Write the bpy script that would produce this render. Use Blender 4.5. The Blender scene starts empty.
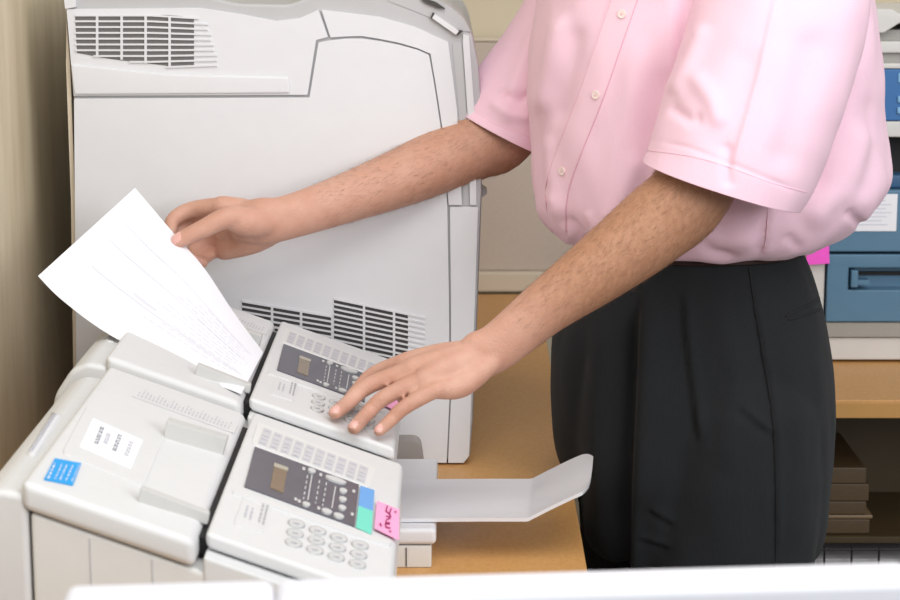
import bpy, bmesh, math, random
from mathutils import Vector, Matrix, noise
from mathutils.bvhtree import BVHTree
V = Vector
random.seed(7)
C = bpy.context.scene.collection
sc = bpy.context.scene

# ------------------------------------------------------------------ camera
FPX, PITCH, CAMZ = 2000.0, math.radians(11.0), 1.42
cam_d = bpy.data.cameras.new('camera')
cam = bpy.data.objects.new('camera', cam_d); C.objects.link(cam)
cam_d.sensor_width = 36.0; cam_d.lens = FPX * 36.0 / 900.0
cam.location = (0, 0, CAMZ); cam.rotation_euler = (math.pi / 2 - PITCH, 0, 0)
cam_d.clip_start = 0.05; cam_d.clip_end = 60
cam_d.dof.use_dof = True; cam_d.dof.focus_distance = 2.28; cam_d.dof.aperture_fstop = 11.0
sc.camera = cam

# ------------------------------------------------------------------ world, lamps, exposure
w = bpy.data.worlds.new('room_light'); sc.world = w; w.use_nodes = True
bg = w.node_tree.nodes['Background']; bg.inputs[0].default_value = (0.94, 0.97, 1.0, 1); bg.inputs[1].default_value = 0.52
def area(name, loc, target, size, power, col=(1, 1, 1)):
    l = bpy.data.lights.new(name, 'AREA'); l.shape = 'RECTANGLE'; l.size, l.size_y = size; l.energy = power; l.color = col
    o = bpy.data.objects.new(name, l); C.objects.link(o); o.location = loc
    o.rotation_euler = (V(target) - V(loc)).to_track_quat('-Z', 'Y').to_euler(); return o
area('window_light', (2.3, -0.9, 2.1), (0.05, 2.4, 0.95), (1.6, 1.4), 60, (1, 1, 1))
area('ceiling_light', (0.1, 0.9, 2.75), (0.0, 2.5, 0.8), (2.6, 1.5), 44, (1, 0.99, 0.98))
sc.view_settings.view_transform = 'Standard'; sc.view_settings.look = 'None'
sc.view_settings.exposure = 0.0; sc.view_settings.gamma = 1.0; sc.view_settings.use_curve_mapping = False

# ------------------------------------------------------------------ helpers
FWD = V((0, math.cos(PITCH), -math.sin(PITCH))); UP = V((0, math.sin(PITCH), math.cos(PITCH))); CAM = V((0, 0, CAMZ))
def ray(px, py): return V((1, 0, 0)) * ((px - 450) / FPX) + UP * ((300 - py) / FPX) + FWD
def P(px, py, y):                                   # the point of a sight line at world depth y
    d = ray(px, py); return CAM + d * (y / d.y)
def PZ(px, py, z):                                  # ... at world height z
    d = ray(px, py); return CAM + d * ((z - CAMZ) / d.z)
def proj(p):
    q = p - CAM; f = q.dot(FWD); return 450 + FPX * q.x / f, 300 - FPX * q.dot(UP) / f
def lin(c): return tuple(((x / 255) / 12.92 if x / 255 <= 0.04045 else ((x / 255 + 0.055) / 1.055) ** 2.4) for x in c)

def mat(name, rgb, rough=0.5, var=0.0, scale=20.0, bump=0.0, bscale=200.0, metal=0.0, spec=0.5, sss=0.0, sheen=0.0, stretch=(1, 1, 1), rgb2=None, alpha=None):
    m = bpy.data.materials.new(name); m.use_nodes = True; nt = m.node_tree; b = nt.nodes['Principled BSDF']
    c = lin(rgb); b.inputs['Base Color'].default_value = (*c, 1); b.inputs['Roughness'].default_value = rough
    b.inputs['Metallic'].default_value = metal; b.inputs['Specular IOR Level'].default_value = spec
    if sss: b.inputs['Subsurface Weight'].default_value = sss; b.inputs['Subsurface Radius'].default_value = (0.010, 0.004, 0.002); b.inputs['Subsurface Scale'].default_value = 0.6
    if sheen: b.inputs['Sheen Weight'].default_value = sheen
    tc = nt.nodes.new('ShaderNodeTexCoord'); mp = nt.nodes.new('ShaderNodeMapping'); mp.inputs['Scale'].default_value = stretch
    nt.links.new(tc.outputs['Object'], mp.inputs['Vector'])
    n = nt.nodes.new('ShaderNodeTexNoise'); n.inputs['Scale'].default_value = scale; n.inputs['Detail'].default_value = 4
    nt.links.new(mp.outputs[0], n.inputs['Vector'])
    r = nt.nodes.new('ShaderNodeValToRGB'); c2 = lin(rgb2) if rgb2 else tuple(x * (1 - var) for x in c)
    r.color_ramp.elements[0].position = 0.3; r.color_ramp.elements[1].position = 0.7
    r.color_ramp.elements[0].color = (*c2, 1); r.color_ramp.elements[1].color = (*c, 1)
    nt.links.new(n.outputs['Fac'], r.inputs['Fac']); nt.links.new(r.outputs['Color'], b.inputs['Base Color'])
    if bump:
        n2 = nt.nodes.new('ShaderNodeTexNoise'); n2.inputs['Scale'].default_value = bscale; n2.inputs['Detail'].default_value = 2
        nt.links.new(mp.outputs[0], n2.inputs['Vector'])
        bp = nt.nodes.new('ShaderNodeBump'); bp.inputs['Strength'].default_value = bump; bp.inputs['Distance'].default_value = 0.002
        nt.links.new(n2.outputs['Fac'], bp.inputs['Height']); nt.links.new(bp.outputs[0], b.inputs['Normal'])
    return m

def rootloc(o):
    v = V((0, 0, 0))
    while o: v = v + V(o.location); o = o.parent
    return v
def mk(name, verts, faces, m, parent=None, smooth=False, origin=None, angle=None):
    """one mesh object from world-space points; a top-level one gets its origin at its base"""
    verts = [V(v) for v in verts]
    if parent: off = rootloc(parent)
    elif origin is not None: off = V(origin)
    else: off = V((sum(v.x for v in verts) / len(verts), sum(v.y for v in verts) / len(verts), min(v.z for v in verts)))
    me = bpy.data.meshes.new(name); me.from_pydata([v - off for v in verts], [], faces); me.update()
    o = bpy.data.objects.new(name, me); C.objects.link(o)
    for mm in (m if isinstance(m, (list, tuple)) else [m]): me.materials.append(mm)
    bm = bmesh.new(); bm.from_mesh(me); bmesh.ops.recalc_face_normals(bm, faces=bm.faces); bm.to_mesh(me); bm.free()
    if smooth: me.shade_smooth()
    if angle:
        me.set_sharp_from_angle(angle=math.radians(angle)); wnm = o.modifiers.new('even_shading', 'WEIGHTED_NORMAL'); wnm.keep_sharp = True; wnm.weight = 80
    if parent: o.parent = parent
    else: o.location = off
    return o
def tag(o, label, cat, group=None):
    o['label'] = label; o['category'] = cat
    if group: o['group'] = group
    return o
def thing(name, label, cat, loc, group=None):
    o = bpy.data.objects.new(name, None); C.objects.link(o); o.location = loc; o.empty_display_size = 0.05
    return tag(o, label, cat, group)
def struct(o): o['kind'] = 'structure'; return o
def geo(bm):
    bm.verts.index_update(); return [v.co.copy() for v in bm.verts], [[v.index for v in f.verts] for f in bm.faces]
def bev(bm, w, seg=2, edges=None):
    bmesh.ops.bevel(bm, geom=edges if edges is not None else bm.edges[:], offset=w, segments=seg, profile=0.5, affect='EDGES', clamp_overlap=True)
def bm_box(lo, hi, b=0.0, seg=2, fn=None):
    bm = bmesh.new(); bmesh.ops.create_cube(bm, size=1.0)
    for v in bm.verts: v.co = V([lo[i] + (v.co[i] + 0.5) * (hi[i] - lo[i]) for i in range(3)])
    if b: bev(bm, b, seg)
    if fn:
        for v in bm.verts: v.co = fn(v.co)
    return bm
def box(name, lo, hi, m, parent=None, b=0.0, seg=2, fn=None):
    vs, fs = geo(bm_box(lo, hi, b, seg, fn)); return mk(name, vs, fs, m, parent, smooth=b > 0, angle=35 if b else None)
def multi(name, bms, m, parent=None, smooth=True, angle=35):
    vs, fs = [], []
    for bm in bms:
        a, f = geo(bm) if isinstance(bm, bmesh.types.BMesh) else bm
        k = len(vs); vs += a; fs += [[i + k for i in q] for q in f]
    return mk(name, vs, fs, m, parent, smooth=smooth, angle=angle)
def prism(pts, d, b=0.0, seg=2):
    """solid from a planar outline, extruded by the vector d, all edges rounded"""
    bm = bmesh.new(); vs = [bm.verts.new(p) for p in pts]; f = bm.faces.new(vs)
    e = bmesh.ops.extrude_face_region(bm, geom=[f]); bmesh.ops.translate(bm, verts=[q for q in e['geom'] if isinstance(q, bmesh.types.BMVert)], vec=d)
    bmesh.ops.recalc_face_normals(bm, faces=bm.faces)
    if b: bev(bm, b, seg)
    return bm
def cr(pts, n):
    """Catmull-Rom through tuples"""
    out = []
    for i in range(len(pts) - 1):
        p0, p1, p2, p3 = pts[max(i - 1, 0)], pts[i], pts[i + 1], pts[min(i + 2, len(pts) - 1)]
        for k in range(n):
            t = k / n
            out.append(tuple(0.5 * (2 * b + (c - a) * t + (2 * a - 5 * b + 4 * c - d) * t * t + (3 * b - a - 3 * c + d) * t ** 3) for a, b, c, d in zip(p0, p1, p2, p3)))
    out.append(tuple(pts[-1])); return out
def roundpoly(pts, r, n=5):
    """2-D outline with rounded corners; r may be a list"""
    out = []; N = len(pts)
    for i in range(N):
        p = V(pts[i]).to_2d(); a = V(pts[i - 1]).to_2d(); c = V(pts[(i + 1) % N]).to_2d(); rr = r[i] if isinstance(r, list) else r
        if rr <= 0: out.append((p.x, p.y)); continue
        da, dc = (a - p), (c - p); t = min(rr, da.length * 0.48, dc.length * 0.48); s = p + da.normalized() * t; e = p + dc.normalized() * t
        for k in range(n + 1):
            u = k / n; q = s * (1 - u) ** 2 + p * 2 * u * (1 - u) + e * u * u; out.append((q.x, q.y))
    return out
def tube(pts, n=18, ref=V((0, 0, 1)), sub=5, cap=True):
    """pts: (x,y,z,ra,rb); elliptical section, ra across (tangent x ref), rb along ref; rounded ends"""
    q = cr([tuple(p) for p in pts], sub); vs, fs = [], []
    rows = []
    for i, p in enumerate(q):
        c = V(p[:3]); t = (V(q[min(i + 1, len(q) - 1)][:3]) - V(q[max(i - 1, 0)][:3])).normalized()
        a = t.cross(ref).normalized(); b = a.cross(t).normalized(); rows.append((c, a, b, p[3], p[4], t))
    full = []
    if cap:
        c, a, b, ra, rb, t = rows[0]
        for k in (0.97, 0.8, 0.5): full.append((c - t * (min(ra, rb) * k), a, b, ra * math.sqrt(1 - k * k), rb * math.sqrt(1 - k * k), t))
    full += rows
    if cap:
        c, a, b, ra, rb, t = rows[-1]
        for k in (0.5, 0.8, 0.97): full.append((c + t * (min(ra, rb) * k), a, b, ra * math.sqrt(1 - k * k), rb * math.sqrt(1 - k * k), t))
    for c, a, b, ra, rb, t in full:
        for k in range(n):
            an = 2 * math.pi * k / n; vs.append(c + a * (ra * math.cos(an)) + b * (rb * math.sin(an)))
    R = len(full)
    for i in range(R - 1):
        for k in range(n): fs.append([i * n + k, i * n + (k + 1) % n, (i + 1) * n + (k + 1) % n, (i + 1) * n + k])
    fs.append(list(range(n))[::-1]); fs.append([(R - 1) * n + k for k in range(n)])
    return vs, fs
def rings(rows, cap=(True, True)):
    n = len(rows[0]); vs = [V(p) for r in rows for p in r]; fs = []
    for i in range(len(rows) - 1):
        for k in range(n): fs.append([i * n + k, i * n + (k + 1) % n, (i + 1) * n + (k + 1) % n, (i + 1) * n + k])
    if cap[0]: fs.append(list(range(n))[::-1])
    if cap[1]: fs.append([(len(rows) - 1) * n + k for k in range(n)])
    return vs, fs
def fused(parts, voxel, it=6, fac=0.5):
    """the parts' union as one continuous surface (world points, faces)"""
    vs, fs = [], []
    for a, f in parts:
        bm = bmesh.new(); bv = [bm.verts.new(p) for p in a]
        for q in f: bm.faces.new([bv[i] for i in q])
        bmesh.ops.recalc_face_normals(bm, faces=bm.faces)
        aa, ff = geo(bm); bm.free(); k = len(vs); vs += aa; fs += [[i + k for i in q] for q in ff]
    me = bpy.data.meshes.new('tmp'); me.from_pydata(vs, [], fs); o = bpy.data.objects.new('tmp', me); C.objects.link(o)
    r = o.modifiers.new('r', 'REMESH'); r.mode = 'VOXEL'; r.voxel_size = voxel; r.adaptivity = 0
    s = o.modifiers.new('s', 'SMOOTH'); s.iterations = it; s.factor = fac
    dg = bpy.context.evaluated_depsgraph_get(); ev = o.evaluated_get(dg); m2 = bpy.data.meshes.new_from_object(ev)
    out = ([v.co.copy() for v in m2.vertices], [list(p.vertices) for p in m2.polygons])
    bpy.data.objects.remove(o); bpy.data.meshes.remove(me); bpy.data.meshes.remove(m2); return out
def segd(x, y, pl):
    """distance to a polyline, which side of it, and how far along (0..1)"""
    best = 1e9; side = 0; along = 0; tot = sum(math.hypot(c - a, d - b) for (a, b), (c, d) in zip(pl, pl[1:])); run = 0
    for (ax, ay), (bx_, by_) in zip(pl, pl[1:]):
        dx, dy = bx_ - ax, by_ - ay; L = dx * dx + dy * dy; t = max(0, min(1, ((x - ax) * dx + (y - ay) * dy) / L))
        ex, ey = x - ax - t * dx, y - ay - t * dy; d = math.hypot(ex, ey)
        if d < best: best = d; side = 1 if dx * ey - dy * ex > 0 else -1; along = (run + t * math.sqrt(L)) / tot
        run += math.sqrt(L)
    return best, side, along
def folds(o, fl, wr=0.0, wscale=(9, 9, 4)):
    """raise or sink creases along lines on the side of a garment that faces the front, plus fine rumples"""
    me = o.data; off = rootloc(o); nr = [v.normal.copy() for v in me.vertices]
    for v, nn in zip(me.vertices, nr):
        wpos = v.co + off; d = 0.0
        if nn.y < 0.25:
            x, y = proj(wpos)
            for pl, wd, amp, kind in fl:
                if not (min(a for a, b in pl) - 3 * wd < x < max(a for a, b in pl) + 3 * wd and min(b for a, b in pl) - 3 * wd < y < max(b for a, b in pl) + 3 * wd): continue
                ds, side, al = segd(x, y, pl); u = ds / wd; end = min(1, al / 0.18, (1 - al) / 0.18); end = end * end * (3 - 2 * end) * 0.9 + 0.1
                if kind == 'g': d += amp * end * math.exp(-u * u)                       # ridge (+) or groove (-)
                else: d += amp * end * math.exp(-u * u * 0.5) * math.tanh(side * u * 2.2)  # one edge lapping over the other
        if wr: d += wr * noise.fractal(V((wpos.x * wscale[0], wpos.y * wscale[1], wpos.z * wscale[2])), 0.9, 2.0, 3)
        v.co += nn * d
    me.update()
def bvh_of(*objs):
    vs, fs = [], []
    for o in objs:
        k = len(vs); off = rootloc(o); vs += [v.co + off for v in o.data.vertices]; fs += [[i + k for i in p.vertices] for p in o.data.polygons]
    return BVHTree.FromPolygons(vs, fs)
def onto(t, px, py, lift=0.0):
    h = t.ray_cast(CAM, ray(px, py).normalized()); return None if h[0] is None else h[0] + h[1] * lift, h[1]
def strip(t, left, right, lift, thick, n=40, m=4):
    """a cloth band lying on a surface between two lines"""
    L = cr(left, n); R = cr(right, n); rows = []
    for a, b in zip(L, R):
        row = []
        for k in range(m + 1):
            u = k / m; hit = t.ray_cast(CAM, ray(a[0] + (b[0] - a[0]) * u, a[1] + (b[1] - a[1]) * u).normalized())
            if hit[0] is None: row = None; break
            nn = hit[1] if hit[1].dot(hit[0] - CAM) < 0 else -hit[1]
            row.append((hit[0], nn))
        if row: rows.append(row)
    vs, fs = [], []; W = m + 1
    for row in rows:
        vs += [p + nn * (lift if 0 < k < m else lift * 0.9) for k, (p, nn) in enumerate(row)]
    K = len(vs)
    for row in rows: vs += [p + nn * (lift - thick) for p, nn in row]
    for i in range(len(rows) - 1):
        for k in range(m):
            q = [i * W + k, i * W + k + 1, (i + 1) * W + k + 1, (i + 1) * W + k]; fs.append(q); fs.append([K + j for j in q][::-1])
        for k in (0, m): fs.append([i * W + k, (i + 1) * W + k, K + (i + 1) * W + k, K + i * W + k])
    e = (len(rows) - 1) * W
    for k in range(m): fs.append([k, k + 1, K + k + 1, K + k]); fs.append([e + k, e + k + 1, K + e + k + 1, K + e + k])
    return vs, fs

# ------------------------------------------------------------------ materials
M = {}
M['wall'] = mat('wall_cream', (214, 202, 176), 0.85, 0.05, 3.0, 0.15, 60)
M['wall_l'] = mat('wall_beige', (222, 209, 183), 0.8, rgb2=(204, 190, 162), scale=5, stretch=(6, 6, 1.0), bump=0.15, bscale=30)
M['fabric_panel'] = mat('panel_fabric', (203, 189, 176), 0.95, 0.06, 300, 0.3, 700)
M['rail'] = mat('panel_rail', (212, 200, 180), 0.6)
M['floor'] = mat('floor_carpet', (92, 88, 84), 0.95, 0.3, 250, 0.4, 500)
M['wood'] = mat('desk_wood', (209, 160, 100), 0.45, rgb2=(199, 147, 86), scale=260, stretch=(1, 0.6, 1), bump=0.05, bscale=400)
M['wood_edge'] = mat('desk_edge', (196, 147, 82), 0.5, 0.05, 40)
M['brown'] = mat('cupboard_brown', (68, 53, 26), 0.6, 0.15, 20)
M['copier'] = mat('copier_plastic', (221, 222, 226), 0.5, 0.02, 40, 0.10, 1400)
M['copier_d'] = mat('copier_grey', (186, 186, 188), 0.5, 0.03, 40, 0.08, 1200)
M['copier_in'] = mat('copier_gap', (70, 68, 66), 0.8)
M['slot'] = mat('vent_dark', (66, 64, 64), 0.8); M['slot_up'] = mat('vent_grey', (108, 107, 107), 0.8)
M['fax'] = mat('fax_plastic', (217, 218, 219), 0.5, 0.02, 60, 0.06, 1500)
M['fax_d'] = mat('fax_grey', (222, 222, 220), 0.55, 0.02, 60)
M['fax_tray'] = mat('tray_plastic', (216, 216, 220), 0.45, 0.02, 60)
M['key'] = mat('key_grey', (205, 206, 206), 0.5, 0.05, 200)
M['guide'] = mat('guide_grey', (198, 198, 196), 0.55, 0.02, 60)  # darker than the lid: shade on the camera-facing sides put into the colour
M['print_ghost'] = mat('print_ghost', (222, 223, 233), 0.8)
M['key_ring'] = mat('key_ring', (172, 174, 176), 0.6, 0.05, 200)
M['keyplate'] = mat('key_sheet', (206, 206, 210), 0.5, 0.06, 300)
M['overlay'] = mat('overlay_grey', (92, 92, 102), 0.35, 0.1, 60)
M['lcd'] = mat('lcd_brown', (126, 110, 88), 0.25, 0.1, 90)
M['lcd_bar'] = mat('lcd_bar', (178, 172, 156), 0.4)
M['print_faint'] = mat('print_faint', (206, 207, 221), 0.8)
M['print'] = mat('print_grey', (140, 142, 150), 0.8, 0.2, 500)
M['printlight'] = mat('print_pale', (196, 197, 206), 0.8, 0.2, 500)
M['printwhite'] = mat('print_white', (225, 226, 230), 0.7)
M['black'] = mat('slot_black', (24, 24, 26), 0.7)
M['paper'] = mat('paper_white', (240, 241, 247), 0.85, 0.01, 30)
M['blue_sticker'] = mat('sticker_blue', (0, 158, 232), 0.5, 0.03, 60)
M['tab_blue'] = mat('tab_blue', (104, 164, 226), 0.5)
M['tab_teal'] = mat('tab_teal', (112, 218, 196), 0.5)
M['pink_note'] = mat('note_pink', (246, 168, 208), 0.8, 0.04, 80)
M['pink_ink'] = mat('ink_magenta', (160, 40, 105), 0.8)
M['hot_pink'] = mat('note_hot_pink', (248, 92, 208), 0.8, 0.03, 60)
M['mfp_blue'] = mat('machine_blue', (86, 126, 154), 0.45, 0.05, 40, 0.05, 900)
M['mfp_navy'] = mat('machine_navy', (48, 90, 128), 0.5, 0.05, 40)
M['mfp_panel'] = mat('panel_blue', (48, 108, 168), 0.4, 0.05, 40)
M['mfp_white'] = mat('machine_white', (214, 212, 208), 0.5, 0.03, 40)
M['mfp_grey'] = mat('machine_grey', (160, 158, 152), 0.5, 0.03, 40)
M['screen'] = mat('screen_white', (220, 221, 228), 0.55, 0.02, 30)
M['wire'] = mat('wire_black', (34, 32, 30), 0.5)
M['stack'] = mat('folder_brown', (84, 66, 42), 0.5, 0.2, 60, stretch=(1, 1, 12))
M['stack_edge'] = mat('folder_edge', (120, 98, 72), 0.4)
M['grey_paper'] = mat('paper_grey', (178, 176, 176), 0.8, 0.06, 80)
M['skin'] = mat('skin', (206, 162, 143), 0.5, rgb2=(196, 147, 127), scale=34, bump=0.3, bscale=420, sss=0.07, spec=0.35)
M['arm_skin'] = mat('skin_arm', (192, 140, 104), 0.5, rgb2=(170, 118, 84), scale=34, bump=0.25, bscale=520, sss=0.10, spec=0.35)  # darker skin with the forearm's shade put into its colour
M['nail'] = mat('nail', (226, 176, 166), 0.3, 0.03, 200, spec=0.5)
M['hair'] = mat('hair_black', (30, 24, 20), 0.5, 0.4, 120)
M['eye'] = mat('eye_white', (228, 224, 218), 0.3); M['iris'] = mat('iris_brown', (52, 34, 22), 0.2); M['lip'] = mat('lip', (176, 108, 96), 0.5)
M['shirt'] = mat('shirt_pink', (243, 206, 221), 0.9, rgb2=(240, 201, 217), scale=600, bump=0.12, bscale=1500, sheen=0.15, spec=0.2)
M['shirt_band'] = mat('shirt_placket', (243, 205, 219), 0.9, 0.02, 600, bump=0.12, bscale=1500, sheen=0.15, spec=0.2)
M['stitch'] = mat('shirt_seam', (232, 180, 198), 0.9)
M['stitch_pale'] = mat('hem_seam', (238, 196, 212), 0.9)
M['button'] = mat('button_pearl', (240, 222, 214), 0.3)
M['trouser'] = mat('trouser_charcoal', (36, 38, 40), 0.9, rgb2=(30, 32, 34), scale=160, stretch=(8, 8, 0.4), bump=0.12, bscale=900, sheen=0.05, spec=0.2)
M['seam_dark'] = mat('trouser_seam', (22, 23, 25), 0.9)
M['belt'] = mat('belt_brown', (52, 34, 26), 0.5)
M['shoe'] = mat('shoe_black', (26, 24, 24), 0.35)

DESK = 0.74
# ------------------------------------------------------------------ the setting
WL = -0.522
struct(box('floor', (-2.2, -1.6, -0.06), (2.6, 3.75, 0.0), M['floor']))
struct(box('wall_back', (-0.62, 3.62, 0.0), (2.6, 3.74, 2.7), M['wall']))
struct(box('wall_left', (WL - 0.10, 1.0, 0.0), (WL, 3.62, 2.7), M['wall_l']))
struct(box('baseboard_back', (WL, 3.605, 0.0), (2.6, 3.62, 0.09), M['rail'], b=0.003))

# fabric partition behind the desk
tp = thing('desk_partition', 'beige fabric partition against the back wall, behind the wooden desk and grey copier', 'partition', (0.2, 3.585, 0))
box('fabric_panel', (WL + 0.004, 3.57, 0.78), (1.9, 3.60, 1.193), M['fabric_panel'], tp, b=0.004)
box('top_rail', (WL + 0.004, 3.568, 1.193), (1.9, 3.603, 1.199), M['rail'], tp, b=0.002)
box('bottom_rail', (WL + 0.004, 3.558, 0.742), (1.9, 3.603, 0.78), M['rail'], tp, b=0.006)
for x in (-0.45, 1.85): box('post', (x, 3.57, 0.0), (x + 0.04, 3.60, 0.742), M['rail'], tp, b=0.003)

# ------------------------------------------------------------------ desks
td = thing('wooden_desk', 'light wooden desk carrying the grey copier and two fax machines', 'desk', (-0.18, 2.4, 0))
box('desktop', (WL + 0.004, 1.32, DESK - 0.028), (0.138, 3.555, DESK), M['wood'], td, b=0.003, fn=lambda c: V((c.x + (0.022 * (c.y - 1.32) / 2.235 if c.x > 0 else 0), c.y, c.z)))
for x, y in ((-0.48, 1.36), (0.06, 1.36), (-0.48, 3.48), (0.06, 3.48)): box('leg', (x, y, 0), (x + 0.045, y + 0.045, DESK - 0.028), M['mfp_grey'], td, b=0.003)
box('modesty_panel', (WL + 0.01, 2.5, 0.25), (-0.47, 3.4, DESK - 0.028), M['wood_edge'], td, b=0.002)

tr = thing('wooden_counter', 'wooden counter with brown shelving under it, behind the man', 'desk', (0.95, 3.15, 0))
box('countertop', (0.46, 2.755, DESK - 0.025), (1.7, 3.555, DESK), M['wood'], tr, b=0.002)
box('edge_band', (0.46, 2.751, DESK - 0.0255), (1.7, 2.757, DESK - 0.0035), M['wood_edge'], tr, b=0.001)
box('side_panel', (0.47, 2.77, 0), (0.49, 3.55, DESK - 0.026), M['brown'], tr, b=0.001)
box('side_panel', (1.67, 2.77, 0), (1.69, 3.55, DESK - 0.026), M['brown'], tr, b=0.001)
box('back_panel', (0.49, 3.02, 0.02), (1.67, 3.04, DESK - 0.026), M['brown'], tr, b=0.001)
box('shelf', (0.49, 2.79, 0.517), (1.67, 3.02, 0.527), M['brown'], tr, b=0.001)
# stack of folders in the shelving
for i, (z0, h, dx, m_) in enumerate(((0.5280, 0.022, 0.0, 'stack'), (0.5505, 0.006, 0.004, 'stack_edge'), (0.5570, 0.020, -0.006, 'stack'), (0.5775, 0.026, -0.003, 'stack'), (0.6040, 0.024, -0.008, 'stack'))):
    o = box('document_folder', (0.50, 2.80, z0), (0.612 + dx, 3.0, z0 + h), M[m_], b=0.002)
    tag(o, ['brown folder at the bottom of the pile under the counter', 'thin pale folder second from the bottom of the pile under the counter', 'brown folder lying directly on the thin pale folder under the counter',
            'thick brown folder second from the top of the pile under the counter', 'topmost brown folder of the pile under the counter'][i], 'folder', 'folders piled under the counter')
# wire basket hanging under that shelf
tb = thing('wire_basket', 'black wire basket with grey papers, under the brown shelf behind the man', 'basket', (0.8, 2.88, 0.30))
wb = []
def rod(a, b, r=0.0016): return tube([(*a, r, r), (*b, r, r)], n=6, ref=V((0.3, 0.2, 0.93)) if abs((V(b) - V(a)).normalized().z) < 0.9 else V((1, 0, 0)), sub=1)
for k in range(15): x = 0.505 + 0.0305 * k * 1.3; wb.append(rod((x, 2.785, 0.37), (x, 2.785, 0.513)))
for z in (0.37, 0.40, 0.43, 0.47, 0.509): wb.append(rod((0.50, 2.785, z), (1.08, 2.785, z)))
multi('wire_front', wb, M['wire'], tb)
multi('wire_floor', [rod((0.50, y, 0.37), (1.08, y, 0.37)) for y in (2.80, 2.84, 2.88, 2.92, 2.96, 3.0)], M['wire'], tb)
for x in (0.50, 1.08): multi('wire_side', [rod((x, 2.785, z), (x, 3.0, z)) for z in (0.37, 0.40, 0.43, 0.47, 0.509)] + [rod((x, 3.0, 0.37), (x, 3.0, 0.515))], M['wire'], tb)
tag(box('paper_stack', (0.51, 2.80, 0.373), (0.80, 3.0, 0.490), M['grey_paper'], b=0.002), 'pile of grey paper lying in the black wire basket', 'paper')

# ------------------------------------------------------------------ grey copier on the desk
CY, CB = 2.416, 3.02
tc_ = thing('copier', 'tall pale grey office copier with vents, standing on the desk behind the fax machines', 'copier', (-0.22, 2.7, DESK))
def cp(px, py, y=CY): return P(px, py, y)
sil = [(75, 462), (73, 97), (66, 10), (66, -8), (180, -10), (238, 3), (288, 4), (318, -6), (400, -10)] + [(435, 0), (454, 10), (466, 22), (473, 36), (479, 66), (482, 110), (482, 190), (478, 300), (473, 420), (470, 458), (462, 464)]
bs = [cp(x, max(y, -30), CY + 0.005) for x, y in sil]
for p in bs: p.z = max(p.z, DESK + 0.004)
multi('body', [prism(bs, V((0, CB - CY, 0)), 0.006, 2)], M['copier_d'], tc_)
def onfloor(q):
    q.z = max(q.z, DESK + 0.003); return q
def plate(name, pts, m, parent, thick=0.008, b=0.0018, y=CY, r=2.0):
    return multi(name, [prism([onfloor(cp(a, c, y)) for a, c in roundpoly(pts, r, 4)], V((0, thick, 0)), b, 2)], m, parent)
arch = [(329, 40), (345, 38.5), (362, 38.5), (380, 41), (400, 45), (418, 50), (429, 55)]
side = plate('side_panel', [(77, 464), (74, 98.5), (309.5, 97.5), (318.5, 42.5), (326, 41)] + arch[1:] + [(434.5, 86), (440.8, 128), (447, 200), (449, 300), (449.5, 400), (446.5, 464)], M['copier'], tc_, r=1.2)
plate('upper_panel', [(73.5, 95.8), (66.5, 9), (200, 8), (240, 14), (276, 21), (300, 18), (318, 10), (320, 14), (328, 37), (316, 40), (307.5, 94.8)], M['copier'], tc_, r=1.0)
plate('arched_panel', [(330.5, 37.5), (321.5, 10), (340, 12), (380, 17), (415, 27), (448, 42), (457, 110), (462, 205), (448.6, 205), (442.4, 128), (436, 86), (430.5, 53.8), (418, 48.4), (400, 43), (380, 39), (362, 36), (345, 36.5)], M['copier'], tc_, r=0.8)
plate('front_trim', [(452, 42), (462, 44), (467, 118), (469, 205), (463.5, 205), (458.5, 110)], M['copier_d'], tc_, thick=0.006, y=CY + 0.004, r=0.5)
plate('front_strip', [(463, 34), (469, 36), (475, 118), (476.5, 205), (470, 205), (468, 118), (463, 44)], M['copier'], tc_, thick=0.008, y=CY + 0.001, r=0.5)
plate('front_cover', [(450, 207), (478, 207), (475, 300), (471, 400), (469, 456), (463, 464), (448, 464), (451, 400), (451, 300)], M['copier'], tc_, r=1.0)
plate('cover_catch', [(432, 18), (456, 35), (459, 31), (435, 14)], M['copier'], tc_, thick=0.010, b=0.0015, y=CY - 0.001, r=1)
for q in ([(430.5, 18), (432, 18.5), (434.5, 13), (432.5, 12.5)], [(456.5, 35), (458, 35.5), (463, 31), (460, 30)]): plate('catch_gap', q, M['copier_in'], tc_, thick=0.006, b=0.0004, y=CY - 0.0008, r=0.3)
# dark top lid with a recessed handle on the right shoulder
plate('lid', [(385, -6), (432, -3), (452, 8), (464, 19), (471, 32), (462, 31), (440, 22), (414, 11), (388, 1)], M['copier_d'], tc_, thick=0.4, b=0.004, y=CY + 0.004, r=2)
plate('handle_recess', [(420, -3), (436, 2), (446, 9), (438, 8), (424, 2)], M['copier_in'], tc_, thick=0.01, b=0.001, y=CY - 0.0005, r=2)
plate('left_ridge', [(63, -10), (75, -10), (76, 7), (65, 9)], M['copier'], tc_, thick=0.30, b=0.003, y=CY - 0.002, r=1)
plate('left_trim', [(66.5, 20), (70, 64), (75, 200), (77, 462), (74.5, 462), (71, 200), (66, 64)], M['rail'], tc_, thick=0.05, b=0.0008, y=CY + 0.007, r=0.3)
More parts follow.
